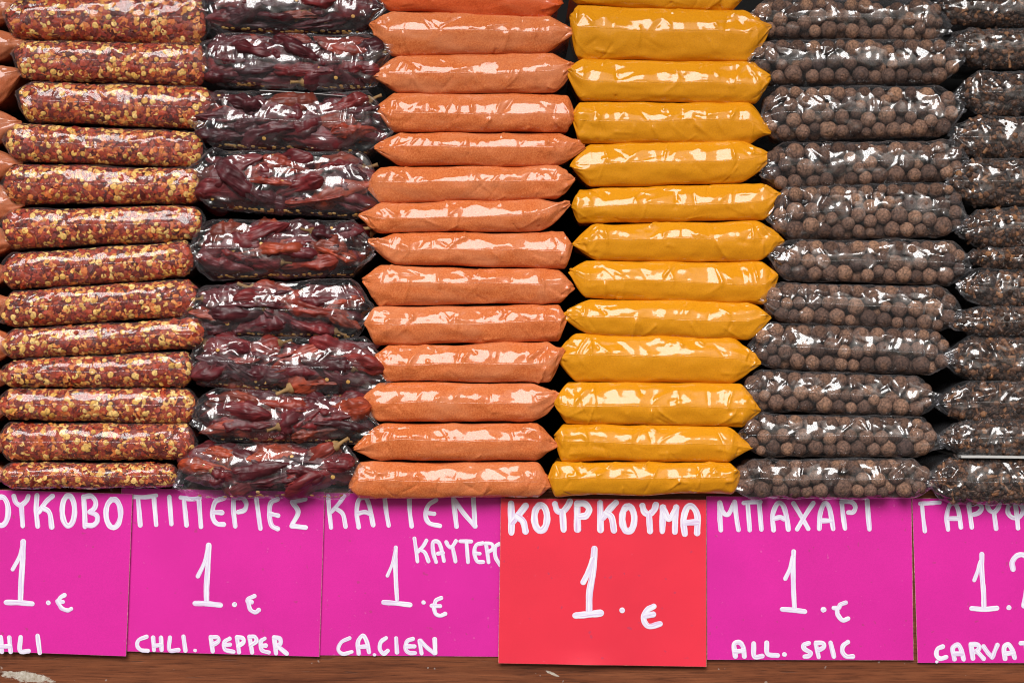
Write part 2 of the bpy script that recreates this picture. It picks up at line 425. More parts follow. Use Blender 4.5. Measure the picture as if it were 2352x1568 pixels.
        # pinched folds, most of them starting at the seam and thickest near the ears
        for i in range(creases):
            if rs.rand() < 0.45: cx = s.x0 + (s.x1 - s.x0) * (rs.choice([0, 1]) + rs.uniform(0.03, 0.22) * (1 if rs.rand() < .5 else -1)) 
            else: cx = rs.uniform(s.x0 + 20, s.x1 - 20)
            cx = min(max(cx, s.x0 + 15), s.x1 - 15)
            ang = rs.uniform(25, 155) if rs.rand() < 0.75 else rs.uniform(-15, 15)
            up = 1 if rs.rand() < 0.68 else -1
            ln = rs.uniform(0.5, 1.7) * hh
            v0 = rs.uniform(-3, 8) * up if rs.rand() < 0.7 else up * rs.uniform(8, hh * .8)
            ca, sa = math.cos(math.radians(ang)), math.sin(math.radians(ang)) * up
            dx, dv_ = X - cx, V - v0
            al = dx * ca + dv_ * sa; ac = -dx * sa + dv_ * ca
            fade = np.clip(al / 6 + 1, 0, 1) * np.clip(1 - al / ln, 0, 1)
            w = rs.uniform(1.6, 6.5) * (0.6 + 0.6 * np.clip(al / ln, 0, 1))
            A = amp * rs.uniform(0.4, 1.2) * (1 if rs.rand() < 0.6 else -0.8)
            d = d + A * np.exp(-np.abs(ac) / w) * fade
        P = P + n * (d * dmp)[..., None]
        # hanging over the front board: nothing of the bag sinks into the shelf behind the edge
        if s.rest is not None:
            behind = P[..., 1] > -14
            P[..., 2] = np.where(behind, np.maximum(P[..., 2], s.rest), P[..., 2])
        s.seamrow = P[nq // 2 + len(qb)].copy()
        s.P = P
        return P
    def film_mesh(s, name, material, **kw):
        P = s.film(**kw)
        nr, nc = P.shape[:2]
        v = (P.reshape(-1, 3) - np.array([s.ox, s.y0, s.oz])) * S
        f = grid_faces(nr, nc)
        # close the back
        capf = np.stack([np.arange(nc - 1), (nr - 1) * nc + np.arange(nc - 1), (nr - 1) * nc + np.arange(1, nc), np.arange(1, nc)], -1)
        return mesh_np(name, v, np.concatenate([f, capf]), True, material)
    def seam_mesh(s, material, out=1.0):
        P = s.seamrow; n = len(P)
        i = np.arange(n); x = P[:, 0]
        o = out * (0.55 + 0.9 * np.abs(perlin(x / 37, x * 0 + .5, s.seed)) + 0.0)
        o = o * np.clip(np.minimum(i, n - 1 - i) / 3 + 0.4, 0, 1)
        sag = perlin(x / 22, x * 0 + 2.5, s.seed) * 1.6
        a = P + np.stack([0 * x, 0 * x + 0.5, 0 * x + 1.7], -1)
        b = P + np.stack([0 * x, -o, 0 * x], -1)
        c = P + np.stack([0 * x, 0 * x + 0.5, 0 * x - 1.2], -1)
        v = (np.stack([a, b, c], 0).reshape(-1, 3) - np.array([s.ox, s.y0, s.oz])) * S
        return mesh_np('seam', v, grid_faces(3, n)[:, ::-1], True, material)
    def loc(s): return (s.ox * S, s.y0 * S, s.oz * S)
    def local(s, p): return (np.asarray(p) - np.array([s.ox, s.y0, s.oz])) * S

# ------------------------------------------------------------------ small shared pieces (unit size)
def seed_mesh(name='seed', material=None):
    n = 10; a = np.arange(n) / n * 2 * np.pi
    r = 1 + 0.10 * np.cos(a) - 0.16 * np.exp(-((a - 1.2) / 0.35) ** 2)
    v = np.concatenate([np.stack([np.cos(a) * r, np.sin(a) * r, a * 0], -1), np.stack([np.cos(a) * r * .8, np.sin(a) * r * .8, a * 0 + .16], -1), [[0, 0, .12]]])
    i = np.arange(n); j = (i + 1) % n
    return mesh_np(name, v, [np.stack([i, j, j + n, i + n], -1), np.stack([i + n, j + n, i * 0 + 2 * n], -1)], True, material)
def flake_mesh(seed, material):
    rs = np.random.RandomState(seed); n = 6; a = np.sort(rs.rand(n) * .7 + np.arange(n)) / n * 2 * np.pi
    r = rs.uniform(.65, 1.25, n)
    v = np.concatenate([np.stack([np.cos(a) * r * 1.15, np.sin(a) * r * .85, rs.uniform(-.15, .15, n)], -1), [[0, 0, .2]]])
    i = np.arange(n); return mesh_np('chili_flake', v, np.stack([i, (i + 1) % n, i * 0 + n], -1), False, material)
def scatter(bag, n, kind, size, inset, rs, tilt, qlo=-0.98, qhi=1.0, tlo=0.025, thi=0.975):
    t = rs.uniform(tlo, thi, n); q = rs.uniform(qlo, qhi, n)
    p, u, b, nn = bag.frame(t, q, 0)
    ins = rs.uniform(*inset, n)
    p = p - nn * ins[:, None]
    th = rs.uniform(0, 2 * np.pi, n)
    U = u * np.cos(th)[:, None] + b * np.sin(th)[:, None]; B = np.cross(nn, U)
    tl = rs.normal(0, tilt, n); t2 = rs.normal(0, tilt, n)
    NN = nn + U * tl[:, None] + B * t2[:, None]; NN /= np.linalg.norm(NN, axis=1, keepdims=True)
    U = U - NN * (U * NN).sum(1, keepdims=True); U /= np.linalg.norm(U, axis=1, keepdims=True)
    B = np.cross(NN, U)
    sz = rs.uniform(*size, n)
    # small ears hold only small bits
    return p, U, B, NN, sz, t, q
def mass(name, bag, sets, tmpl, material, parent):
    """joins many small pieces: tmpl = (verts kx3, tri faces)"""
    p, U, B, NN, sz = sets
    V, F = tmpl
    k = len(V); n = len(p)
    v = p[:, None, :] + sz[:, None, None] * (V[None, :, 0:1] * U[:, None] + V[None, :, 1:2] * B[:, None] + V[None, :, 2:3] * NN[:, None])
    v = bag.local(v.reshape(-1, 3))
    f = (F[None] + (np.arange(n) * k)[:, None, None]).reshape(-1, F.shape[1])
    o = obj(name, mesh_np(name, v, f, False, material), parent)
    o['kind'] = 'stuff'; return o
def place(name, me, bag, parent, p, U, B, NN, sz, squash=1.0):
    o = bpy.data.objects.new(name, me); C.objects.link(o); o.parent = parent
    l = bag.local(p); k = sz * S
    o.matrix_local = Matrix(((U[0] * k, B[0] * k * squash, NN[0] * k, l[0]), (U[1] * k, B[1] * k * squash, NN[1] * k, l[1]), (U[2] * k, B[2] * k * squash, NN[2] * k, l[2]), (0, 0, 0, 1)))
    return o
def disc_tmpl(seed, n, lens=1.0, dome=0.15):
    rs = np.random.RandomState(seed); a = (np.arange(n) + rs.uniform(0, .6, n)) / n * 2 * np.pi; r = rs.uniform(.75, 1.2, n)
    V = np.concatenate([np.stack([np.cos(a) * r * lens, np.sin(a) * r / lens, rs.uniform(-.1, .1, n)], -1), [[0, 0, dome]]])
    i = np.arange(n); return V, np.stack([i, (i + 1) % n, i * 0 + n], -1)

def berry_mesh():
    prof = []
    for k in range(0, 15):
        th = math.pi * k / 14
        prof.append((math.sin(th), math.cos(th)))
    # crown ring round a small pit at one pole
    prof = [(0.0, 0.93), (0.10, 0.92), (0.155, 0.985), (0.21, 1.035), (0.27, 0.985), (0.33, 0.935)] + prof[2:]
    prof[-1] = (0.0, -1.0)
    ns = 18; v = []; 
    for (r, z) in prof:
        for j in range(ns):
            a = 2 * math.pi * j / ns
            w = 1 + 0.03 * perlin(np.array(math.cos(a) * 1.7 + z), np.array(math.sin(a) * 1.7 + z * .8), 2)
            v.append((r * math.cos(a) * w, r * math.sin(a) * w, z * w))
    nr = len(prof); f = []
    for i in range(nr - 1):
        for j in range(ns):
            f.append((i * ns + j, i * ns + (j + 1) % ns, (i + 1) * ns + (j + 1) % ns, (i + 1) * ns + j))
    me = mesh_np('berry', np.array(v, float), np.array(f)[:, ::-1], True, M['berry'])
    return me
def pod_mesh(seed):
    rs = np.random.RandomState(seed)
    nr, ns = 40, 22
    t = np.linspace(0, 1, nr); L_ = rs.uniform(2.5, 4.0)
    r = (np.clip(t / 0.16, 0, 1) ** .5) * (1 - np.clip((t - .25) / .75, 0, 1) ** 1.8) ** .75 * 1.0 + 0.02
    bend = rs.uniform(-.5, .5); bz = rs.uniform(-.3, .3)
    cx = (t - .5) * L_; cy = bend * (t - .5) ** 2 * 2 + .1 * np.sin(t * 5 + seed); cz = bz * (t - .5) ** 2 * 2
    A, Tt = np.meshgrid(np.arange(ns) / ns * 2 * np.pi, t)
    flat = rs.uniform(.42, .75)
    # shrivelled skin: sharp lengthwise folds
    w = (1.12 - 0.5 * np.abs(perlin(np.cos(A) * 2.6 + Tt * 1.0, np.sin(A) * 2.6 + Tt * 1.3, seed)) * 2.6
         + 0.26 * perlin(Tt * 6, np.cos(A) * 1.6 + 3, seed + 1) + 0.12 * perlin(Tt * 14, np.sin(A) * 3 + 3, seed + 2))
    R = r[:, None] * w
    v = np.stack([cx[:, None] + 0 * A, cy[:, None] + R * np.cos(A) * .72, cz[:, None] + R * np.sin(A) * flat * .72], -1).reshape(-1, 3)
    f = []
    for i in range(nr - 1):
        for j in range(ns): f.append((i * ns + j, i * ns + (j + 1) % ns, (i + 1) * ns + (j + 1) % ns, (i + 1) * ns + j))
    return mesh_np('dried_chili', v, np.array(f), True, M['pod']), (cx[0], cy[0], cz[0])
def stalk_mesh():
    v = []; ns = 7
    for (x, r) in ((0.14, .26), (0.02, .25), (-.10, .10), (-.34, .075), (-.6, .10)):
        for j in range(ns):
            a = j / ns * 2 * math.pi; v.append((x, math.cos(a) * r, math.sin(a) * r + (.05 if x < -.3 else 0)))
    f = [(i * ns + j, i * ns + (j + 1) % ns, (i + 1) * ns + (j + 1) % ns, (i + 1) * ns + j) for i in range(4) for j in range(ns)]
    return mesh_np('stalk', np.array(v), np.array(f), True, M['stalk'])
def clove_geo():
    v = []; ns = 6; f = []
    prof = [(-1.0, .05), (-.95, .13), (0.2, .19), (0.42, .30), (0.5, .18)]
    for (x, r) in prof:
        for j in range(ns):
            a = j / ns * 2 * math.pi; v.append((x, math.cos(a) * r, math.sin(a) * r))
    for i in range(len(prof) - 1):
        for j in range(ns): f.append((i * ns + j, i * ns + (j + 1) % ns, (i + 1) * ns + (j + 1) % ns, (i + 1) * ns + j))
    o = len(v)
    for (x, r) in ((.40, .16), (.52, .30), (.68, .33), (.84, .22), (.90, .02)):
        for j in range(ns):
            a = j / ns * 2 * math.pi; v.append((x, math.cos(a) * r, math.sin(a) * r))
    for i in range(4):
        for j in range(ns): f.append((o + i * ns + j, o + i * ns + (j + 1) % ns, o + (i + 1) * ns + (j + 1) % ns, o + (i + 1) * ns + j))
    return np.array(v), np.array(f)

BERRY = berry_mesh()
PODS = [pod_mesh(i) for i in range(12)]
STALK = stalk_mesh()
CV, CF = clove_geo()
CLOVE = mesh_np('clove', CV, CF, True, M['clove_one'])
SEEDM = seed_mesh('seed', M['seed_one'])
FLK = [flake_mesh(i, M['flake_one']) for i in range(6)]

# ------------------------------------------------------------------ the stall: boards, signs
fz = SHELF_Z
def unit_box(name, x0, x1, y0, y1, z0, z1, m, parent):
    return box(name, x0 * S, x1 * S, y0 * S, y1 * S, z0 * S, z1 * S, m, parent)
stall = empty('market_stall', (0, 0, 0), 'brown wooden stall counter with pale scuffs that carries the piled spice bags', 'stall')
wpx = lambda dx, dy: ((dx - W / 2) * S, (H / 2 - dy) * S)
pa = wpx(60, 1554); pb = wpx(1262, 1545); pc = wpx(1236, 1538)
M['wood'] = wood('worn_brown_wood', [(pa[0], pa[1], 0.0150, 0.0028, 0.14), (pb[0] + .001, pb[1], 0.0042, 0.0007, 0.42)])
unit_box('front_board', -2000, 2000, 0, 90, -1500, fz - 5, M['wood'], stall)
M['shelfwood'] = wood('shelf_wood', [])
unit_box('shelf_board', -2000, 2000, 2, 720, fz - 4.9, fz - 0.5, M['shelfwood'], stall)
M['dark'] = plain('gap_shade_black', (0.006, 0.0055, 0.0055), 0.95)  # near-black colour stands in for the deep shade between the bags
unit_box('gap_shade_panel', -2000, 2000, 721, 760, fz - 400, 1500, M['dark'], stall)  # added sheet that fills the gaps behind the piles with dark
M['canvas'] = plain('awning_canvas', (0.10, 0.09, 0.085), 0.9, 8, 0.2)
unit_box('awning', -6500, 6500, -2100, 760, 3000, 3020, M['canvas'], stall)
M['ground'] = plain('street_paving', (0.09, 0.088, 0.085), 0.85, 3, 0.3)
g = obj('ground', mesh_np('ground', [(-40, -40, -.95), (40, -40, -.95), (40, 40, -.95), (-40, 40, -.95)], np.array([(0, 1, 2, 3)]), False, M['ground']))
g['kind'] = 'structure'

Z1 = lambda x, y: (x * .31739, 1091.0 + y * .31739)
Z2 = lambda x, y: (689.1 + x * .31739, 1091.0 + y * .31739)
Z3 = lambda x, y: (1378.1 + x * .30430, 1091.0 + y * .30430)
Z4 = lambda x, y: (1837.5 + x * .30426, 1091.0 + y * .30426)
def ell(cx, cy, rx, ry): return [(cx + rx * math.sin(a), cy - ry * math.cos(a)) for a in [i / 10 * 2 * math.pi - .25 for i in range(11)]]

# each sign: corners (tl, tr, br, bl), depth, colour, label, glyphs: (name, transform, width, [strokes])
SIGNS = [
 dict(c=[(-160, 1120), (304, 1134), (289, 1506), (-165, 1489)], y=-17, m='pink', lab='pink price card cut off by the left edge, reading OYKOBO and 1 euro',
  g=[(Z1, 38, [ell(8, 258, 52, 105)]), (Z1, 36, [[(100, 150), (115, 195), (150, 215), (190, 185), (205, 150)], [(155, 225), (165, 365)]]),
     (Z1, 38, [[(268, 145), (262, 250), (273, 368)], [(380, 150), (335, 190), (282, 265)], [(310, 235), (358, 270), (375, 375)]]),
     (Z1, 40, [ell(495, 255, 45, 110)]), (Z1, 38, [[(605, 155), (612, 260), (615, 370)], [(610, 155), (660, 150), (692, 190), (685, 235), (650, 265)], [(650, 265), (700, 290), (702, 335), (670, 362), (630, 362)]]),
     (Z1, 40, [ell(820, 275, 53, 103)]),
     (Z1, 40, [[(168, 478), (165, 600), (155, 750), (148, 905)]]), (Z1, 30, [[(165, 500), (140, 590), (92, 680)]]), (Z1, 40, [[(46, 918), (130, 920), (232, 928)]]),
     (Z1, 34, [[(349, 920), (351, 922)]]), (Z1, 32, [[(468, 865), (436, 885), (430, 912), (455, 915)], [(415, 910), (430, 935), (450, 962), (490, 976), (515, 965)]]),
     (Z1, 34, [[(6, 1170), (14, 1275)], [(68, 1172), (78, 1275)], [(10, 1238), (70, 1234)]]), (Z1, 34, [[(150, 1170), (146, 1268), (208, 1270)]]), (Z1, 34, [[(272, 1160), (288, 1282)]])]),
 dict(c=[(279, 1121), (745.5, 1129), (733, 1507), (272, 1494)], y=-10, m='pink', lab='pink price card reading PIPERIES, 1 euro and CHLI. PEPPER under the dried chilies',
  g=[(Z1, 34, [[(968, 155), (1050, 158), (1128, 146)], [(1000, 172), (1015, 362)], [(1115, 168), (1130, 357)]]), (Z1, 34, [[(1225, 155), (1240, 352)]]),
     (Z1, 34, [[(1308, 160), (1385, 172), (1445, 165)], [(1332, 185), (1350, 362)], [(1440, 185), (1455, 372)]]),
     (Z1, 36, [[(1622, 165), (1560, 190), (1538, 260), (1545, 320), (1575, 352), (1620, 355)], [(1545, 267), (1608, 270)]]),
     (Z1, 36, [[(1690, 165), (1690, 260), (1702, 368)], [(1690, 160), (1755, 165), (1782, 205), (1770, 250), (1725, 266)]]),
     (Z1, 34, [[(1855, 170), (1870, 280), (1885, 385)]]), (Z1, 36, [[(2010, 172), (1960, 200), (1950, 280), (1965, 360), (2010, 387)], [(1958, 278), (2012, 291)]]),
     (Z1, 36, [[(2208, 172), (2115, 192)], [(2115, 195), (2158, 265), (2118, 350)], [(2112, 366), (2212, 377)]]),
     (Z1, 40, [[(1510, 505), (1505, 650), (1495, 800), (1495, 910)]]), (Z1, 32, [[(1505, 530), (1480, 630), (1432, 730)]]), (Z1, 40, [[(1412, 925), (1500, 928), (1595, 938)]]),
     (Z1, 36, [[(1696, 933), (1698, 934)]]), (Z1, 32, [[(1842, 872), (1800, 892), (1795, 915), (1822, 916)], [(1797, 920), (1812, 970), (1848, 990), (1874, 972)]]),
     (Z1, 30, [[(1062, 1166), (1005, 1190), (993, 1230), (1020, 1262), (1070, 1268)]]), (Z1, 32, [[(1108, 1172), (1115, 1262)], [(1165, 1172), (1170, 1262)], [(1115, 1232), (1165, 1226)]]),
     (Z1, 32, [[(1230, 1172), (1226, 1262), (1292, 1262)]]), (Z1, 32, [[(1328, 1165), (1342, 1268)]]), (Z1, 26, [[(1411, 1265), (1413, 1266)]]),
     (Z1, 32, [[(1525, 1168), (1540, 1272)], [(1525, 1168), (1575, 1172), (1580, 1200), (1540, 1225)]]), (Z1, 32, [[(1662, 1180), (1625, 1205), (1628, 1258), (1690, 1275)], [(1630, 1226), (1665, 1223)]]),
     (Z1, 32, [[(1715, 1170), (1730, 1278)], [(1715, 1170), (1755, 1175), (1763, 1205), (1725, 1235)]]), (Z1, 32, [[(1805, 1165), (1825, 1280)], [(1805, 1165), (1845, 1167), (1855, 1200), (1815, 1230)]]),
     (Z1, 32, [[(1915, 1180), (1888, 1202), (1895, 1262), (1945, 1280)], [(1895, 1230), (1925, 1230)]]), (Z1, 34, [[(1985, 1170), (1998, 1285)], [(1985, 1170), (2025, 1180), (2030, 1215), (2000, 1235)], [(2010, 1235), (2042, 1260), (2076, 1288)]])]),
 dict(c=[(725, 1131), (1160, 1137), (1152, 1507), (715, 1503.5)], y=-3.5, m='pink', lab='pink price card reading KATIEN, KAYTEP and CACIEN between pink card and red card',
  g=[(Z2, 32, [[(203, 150), (212, 260), (225, 378)], [(320, 150), (280, 205), (228, 262)], [(258, 238), (310, 280), (330, 372)]]),
     (Z2, 34, [[(425, 375), (410, 270), (425, 180), (470, 162), (500, 215), (530, 360)], [(422, 275), (470, 266), (510, 282)]]),
     (Z2, 34, [[(612, 160), (625, 270), (642, 362)]]), (Z2, 34, [[(790, 160), (795, 270), (808, 368)]]),
     (Z2, 34, [[(985, 178), (930, 215), (908, 285), (935, 345), (1012, 365)], [(925, 272), (970, 278)]]),
     (Z2, 36, [[(1108, 165), (1122, 280), (1133, 370)], [(1115, 175), (1190, 280), (1268, 368)], [(1266, 362), (1262, 280), (1254, 165)]]),
     (Z2, 28, [[(828, 455), (840, 540), (850, 622)], [(915, 470), (892, 510), (855, 552)], [(868, 535), (905, 560), (930, 622)]]),
     (Z2, 30, [[(985, 626), (965, 560), (962, 485), (1000, 482), (1022, 530), (1042, 618)], [(998, 566), (1035, 560)]]),
     (Z2, 30, [[(1058, 482), (1075, 512), (1100, 517), (1128, 475)], [(1106, 528), (1125, 622)]]), (Z2, 28, [[(1160, 476), (1240, 478)], [(1205, 490), (1216, 628)]]),
     (Z2, 30, [[(1322, 490), (1275, 505), (1262, 560), (1282, 620), (1325, 626)], [(1268, 562), (1300, 566)]]),
     (Z2, 28, [[(1345, 490), (1365, 628)], [(1345, 490), (1388, 497), (1395, 530), (1365, 552)]]), (Z2, 30, [[(1442, 496), (1412, 520), (1415, 590), (1448, 648)]]),
     (Z2, 32, [[(693, 522), (690, 640), (695, 780), (702, 895)]]), (Z2, 24, [[(690, 545), (668, 640), (632, 727)]]), (Z2, 38, [[(606, 918), (700, 925), (796, 936)]]),
     (Z2, 32, [[(893, 918), (895, 919)]]), (Z2, 30, [[(1022, 886), (985, 903), (972, 935), (952, 942)], [(975, 945), (1015, 945)], [(968, 955), (982, 1000), (1015, 1014), (1052, 1000)]]),
     (Z2, 28, [[(360, 1176), (300, 1205), (277, 1258), (310, 1290), (375, 1275)]]), (Z2, 32, [[(425, 1288), (420, 1205), (455, 1158), (485, 1205), (500, 1278)], [(432, 1240), (485, 1236)]]),
     (Z2, 32, [[(622, 1176), (585, 1205), (578, 1255), (605, 1288), (635, 1268)]]), (Z2, 32, [[(695, 1178), (702, 1280)]]),
     (Z2, 32, [[(817, 1182), (775, 1200), (765, 1255), (790, 1282), (832, 1284)], [(775, 1236), (828, 1236)]]), (Z2, 32, [[(866, 1195), (872, 1240), (880, 1286)], [(872, 1195), (920, 1245), (972, 1286)], [(975, 1182), (979, 1284)]]),
     (Z2, 24, [[(537, 1296), (541, 1297)]])]),
 dict(c=[(1151, 1144), (1621.5, 1147), (1622, 1530), (1145, 1522)], y=-16, m='red', lab='red price card reading KOYPKOYMA and 1 euro under the yellow bags',
  g=[(Z2, 50, [[(1527, 205), (1530, 320), (1530, 412)], [(1633, 220), (1590, 275), (1540, 335)], [(1575, 300), (1615, 335), (1632, 405)]]), (Z2, 50, [ell(1742, 307, 46, 93)]),
     (Z2, 48, [[(1845, 208), (1862, 255), (1900, 262), (1935, 225), (1953, 190)], [(1900, 275), (1908, 392)]]), (Z2, 50, [[(2005, 205), (2006, 300), (2008, 392)], [(2005, 205), (2060, 205), (2092, 245), (2070, 290), (2030, 298)]]),
     (Z2, 48, [[(2172, 200), (2175, 395)], [(2285, 198), (2240, 245), (2195, 305)], [(2215, 275), (2255, 305), (2272, 398)]]),
     (Z3, 52, [ell(213, 328, 46, 96)]), (Z3, 50, [[(320, 230), (335, 275), (370, 292), (408, 262), (422, 222)], [(370, 305), (378, 420)]]),
     (Z3, 48, [[(475, 240), (472, 330), (470, 420)], [(575, 240), (568, 330), (565, 425)], [(478, 250), (520, 330), (572, 255)]]), (Z3, 50, [[(640, 440), (630, 335), (658, 242), (700, 238), (735, 305), (733, 435)], [(645, 357), (728, 352)]]),
     (Z2, 50, [[(2130, 532), (2120, 700), (2095, 850), (2092, 975)]]), (Z2, 44, [[(2118, 610), (2085, 700), (2050, 772)]]), (Z2, 52, [[(1995, 1013), (2090, 1005), (2176, 995)]]),
     (Z3, 42, [[(166, 1016), (168, 1018)]]), (Z3, 46, [[(405, 988), (352, 1020), (330, 1085), (368, 1138), (452, 1120)], [(345, 1058), (402, 1048)]])]),
 dict(c=[(1622.6, 1139), (2093, 1143), (2098, 1515), (1624.5, 1514)], y=-8, m='pink', lab='pink price card reading MPAXAPI and ALL. SPIC under the allspice bags',
  g=[(Z3, 38, [[(903, 205), (905, 320), (912, 412)], [(905, 205), (930, 280), (970, 292), (1015, 205)], [(1015, 200), (1030, 320), (1045, 410)]]),
     (Z3, 36, [[(1085, 208), (1150, 202), (1210, 200)], [(1115, 222), (1130, 412)], [(1202, 215), (1218, 408)]]),
     (Z3, 38, [[(1310, 412), (1303, 300), (1340, 212), (1380, 225), (1405, 300), (1422, 408)], [(1318, 326), (1360, 316), (1390, 330)]]),
     (Z3, 36, [[(1460, 210), (1520, 310), (1572, 402)], [(1610, 208), (1550, 300), (1488, 405)]]), (Z3, 38, [[(1655, 402), (1662, 290), (1695, 210), (1732, 250), (1760, 402)], [(1678, 342), (1738, 342)]]),
     (Z4, 36, [[(315, 200), (325, 300), (340, 400)], [(315, 198), (390, 202), (418, 240), (400, 278), (365, 280)]]), (Z4, 38, [[(507, 190), (515, 300), (524, 405)]]),
     (Z3, 38, [[(1462, 575), (1458, 700), (1460, 850), (1468, 995)]]), (Z3, 32, [[(1455, 615), (1435, 700), (1398, 780)]]), (Z3, 38, [[(1375, 1010), (1450, 1015), (1546, 1027)]]),
     (Z3, 44, [[(1686, 1012), (1688, 1013)]]), (Z4, 36, [[(345, 960), (305, 975), (292, 1000), (255, 1000)], [(280, 1020), (285, 1050), (320, 1092), (362, 1080)]]),
     (Z3, 38, [[(1022, 1365), (1012, 1275), (1050, 1258), (1080, 1292), (1090, 1365)], [(1022, 1328), (1080, 1322)]]), (Z3, 38, [[(1160, 1268), (1165, 1365), (1225, 1362)]]), (Z3, 38, [[(1258, 1262), (1265, 1345), (1340, 1358)]]), (Z3, 36, [[(1391, 1350), (1393, 1351)]]),
     (Z3, 36, [[(1575, 1265), (1535, 1280), (1545, 1310), (1588, 1335), (1578, 1360), (1545, 1366)]]), (Z3, 36, [[(1628, 1270), (1650, 1368)], [(1630, 1262), (1682, 1265), (1688, 1295), (1650, 1318)]]), (Z3, 36, [[(1740, 1262), (1765, 1366)]]),
     (Z4, 38, [[(360, 1257), (325, 1285), (320, 1330), (350, 1365), (398, 1366)]])]),
 dict(c=[(2095.5, 1144), (2560, 1146), (2570, 1522), (2108, 1521)], y=-7, m='pink', lab='pink price card cut off by the right edge, reading GAPYF and CARVA',
  g=[(Z4, 32, [[(907, 213), (980, 210), (1055, 204)], [(920, 225), (930, 320), (943, 422)]]), (Z4, 36, [[(1118, 408), (1108, 310), (1130, 225), (1165, 212), (1195, 262), (1215, 392)], [(1125, 326), (1192, 326)]]),
     (Z4, 36, [[(1275, 228), (1297, 392)], [(1275, 222), (1340, 214), (1372, 242), (1350, 280), (1310, 296)]]), (Z4, 36, [[(1410, 218), (1430, 262), (1465, 277), (1495, 247), (1508, 217)], [(1465, 288), (1480, 402)]]),
     (Z4, 36, [ell(1625, 262, 58, 60), [(1622, 195), (1635, 290), (1645, 398)]]),
     (Z4, 40, [[(1372, 595), (1372, 720), (1385, 880), (1388, 990)]]), (Z4, 32, [[(1362, 650), (1345, 710), (1315, 790)]]), (Z4, 38, [[(1295, 1003), (1390, 1010), (1486, 1001)]]),
     (Z4, 38, [[(1576, 997), (1578, 998)]]), (Z4, 42, [[(1608, 708), (1602, 655), (1635, 608), (1685, 600), (1730, 640), (1735, 720), (1715, 850), (1690, 975)], [(1690, 985), (1800, 1000)]]),
     (Z4, 36, [[(1078, 1290), (1037, 1310), (1030, 1358), (1060, 1382), (1103, 1370)]]), (Z4, 24, [[(1031, 1406), (1034, 1406)]]), (Z4, 38, [[(1165, 1385), (1152, 1305), (1190, 1278), (1215, 1312), (1235, 1385)], [(1168, 1345), (1220, 1345)]]),
     (Z4, 38, [[(1290, 1275), (1305, 1380)], [(1290, 1272), (1342, 1278), (1350, 1308), (1325, 1330)], [(1340, 1332), (1385, 1382)]]), (Z4, 36, [[(1385, 1290), (1420, 1340), (1450, 1372)], [(1490, 1278), (1472, 1320), (1452, 1370)]]),
     (Z4, 38, [[(1548, 1382), (1540, 1302), (1570, 1275), (1600, 1312), (1620, 1375)], [(1555, 1345), (1608, 1337)]]), (Z4, 34, [[(1665, 1266), (1760, 1260)], [(1705, 1270), (1715, 1380)]])]),
]
def catmull(pts, n=7):
    p = [np.array(q, float) for q in pts]
    if len(p) == 2: return [p[0] + (p[1] - p[0]) * i / 6 for i in range(7)]
    p = [2 * p[0] - p[1]] + p + [2 * p[-1] - p[-2]]
    out = []
    for i in range(1, len(p) - 2):
        for k in range(n):
            t = k / n
            out.append(.5 * ((2 * p[i]) + (-p[i - 1] + p[i + 1]) * t + (2 * p[i - 1] - 5 * p[i] + 4 * p[i + 1] - p[i + 2]) * t * t + (-p[i - 1] + 3 * p[i] - 3 * p[i + 1] + p[i + 2]) * t ** 3))
    out.append(p[-2]); return out
def stroke_geo(pts, w, yoff, rs):
    c = np.array(catmull(pts)); 
    c = c + rs.normal(0, .045, c.shape)
    d = np.gradient(c, axis=0); ln = np.linalg.norm(d, axis=1, keepdims=True); d = d / np.maximum(ln, 1e-6)
    # round caps
    def cap(p, dr, sgn): return [(p + dr * sgn * w / 2 * math.sin(a), w / 2 * math.cos(a)) for a in (.35, .75, 1.1, 1.4)]
    seq = [(c[i], w / 2) for i in range(len(c))]
    pre = cap(c[0], d[0], -1)[::-1]; post = cap(c[-1], d[-1], 1)
    pos = np.array([s[0] for s in pre + seq + post]); hw = np.array([s[1] for s in pre + seq + post])
    dd = np.concatenate([np.repeat(d[:1], 4, 0), d, np.repeat(d[-1:], 4, 0)])
    nn = np.stack([-dd[:, 1], dd[:, 0]], -1)
    hw = hw * (1 + .012 * rs.randn(len(hw)) + .22 * perlin(np.arange(len(hw)) / 6.0, np.zeros(len(hw)) + .4, rs.randint(900))) 
    run = np.concatenate([[0], np.cumsum(np.linalg.norm(np.diff(pos, axis=0), axis=1))])
    rows = []; uvs = []
    u0 = rs.uniform(0, 500)
    for k, (o, h) in enumerate(((-1, 0), (-.85, .18), (0, .25), (.85, .18), (1, 0))):
        q = pos + nn * (hw * o)[:, None]
        rows.append(np.stack([q[:, 0], np.full(len(q), yoff - h), q[:, 1]], -1)); uvs.append(np.stack([run / 12 + u0, np.full(len(q), o * .5 + u0)], -1))
    return np.array(rows), np.array(uvs)
rs0 = np.random.RandomState(5)
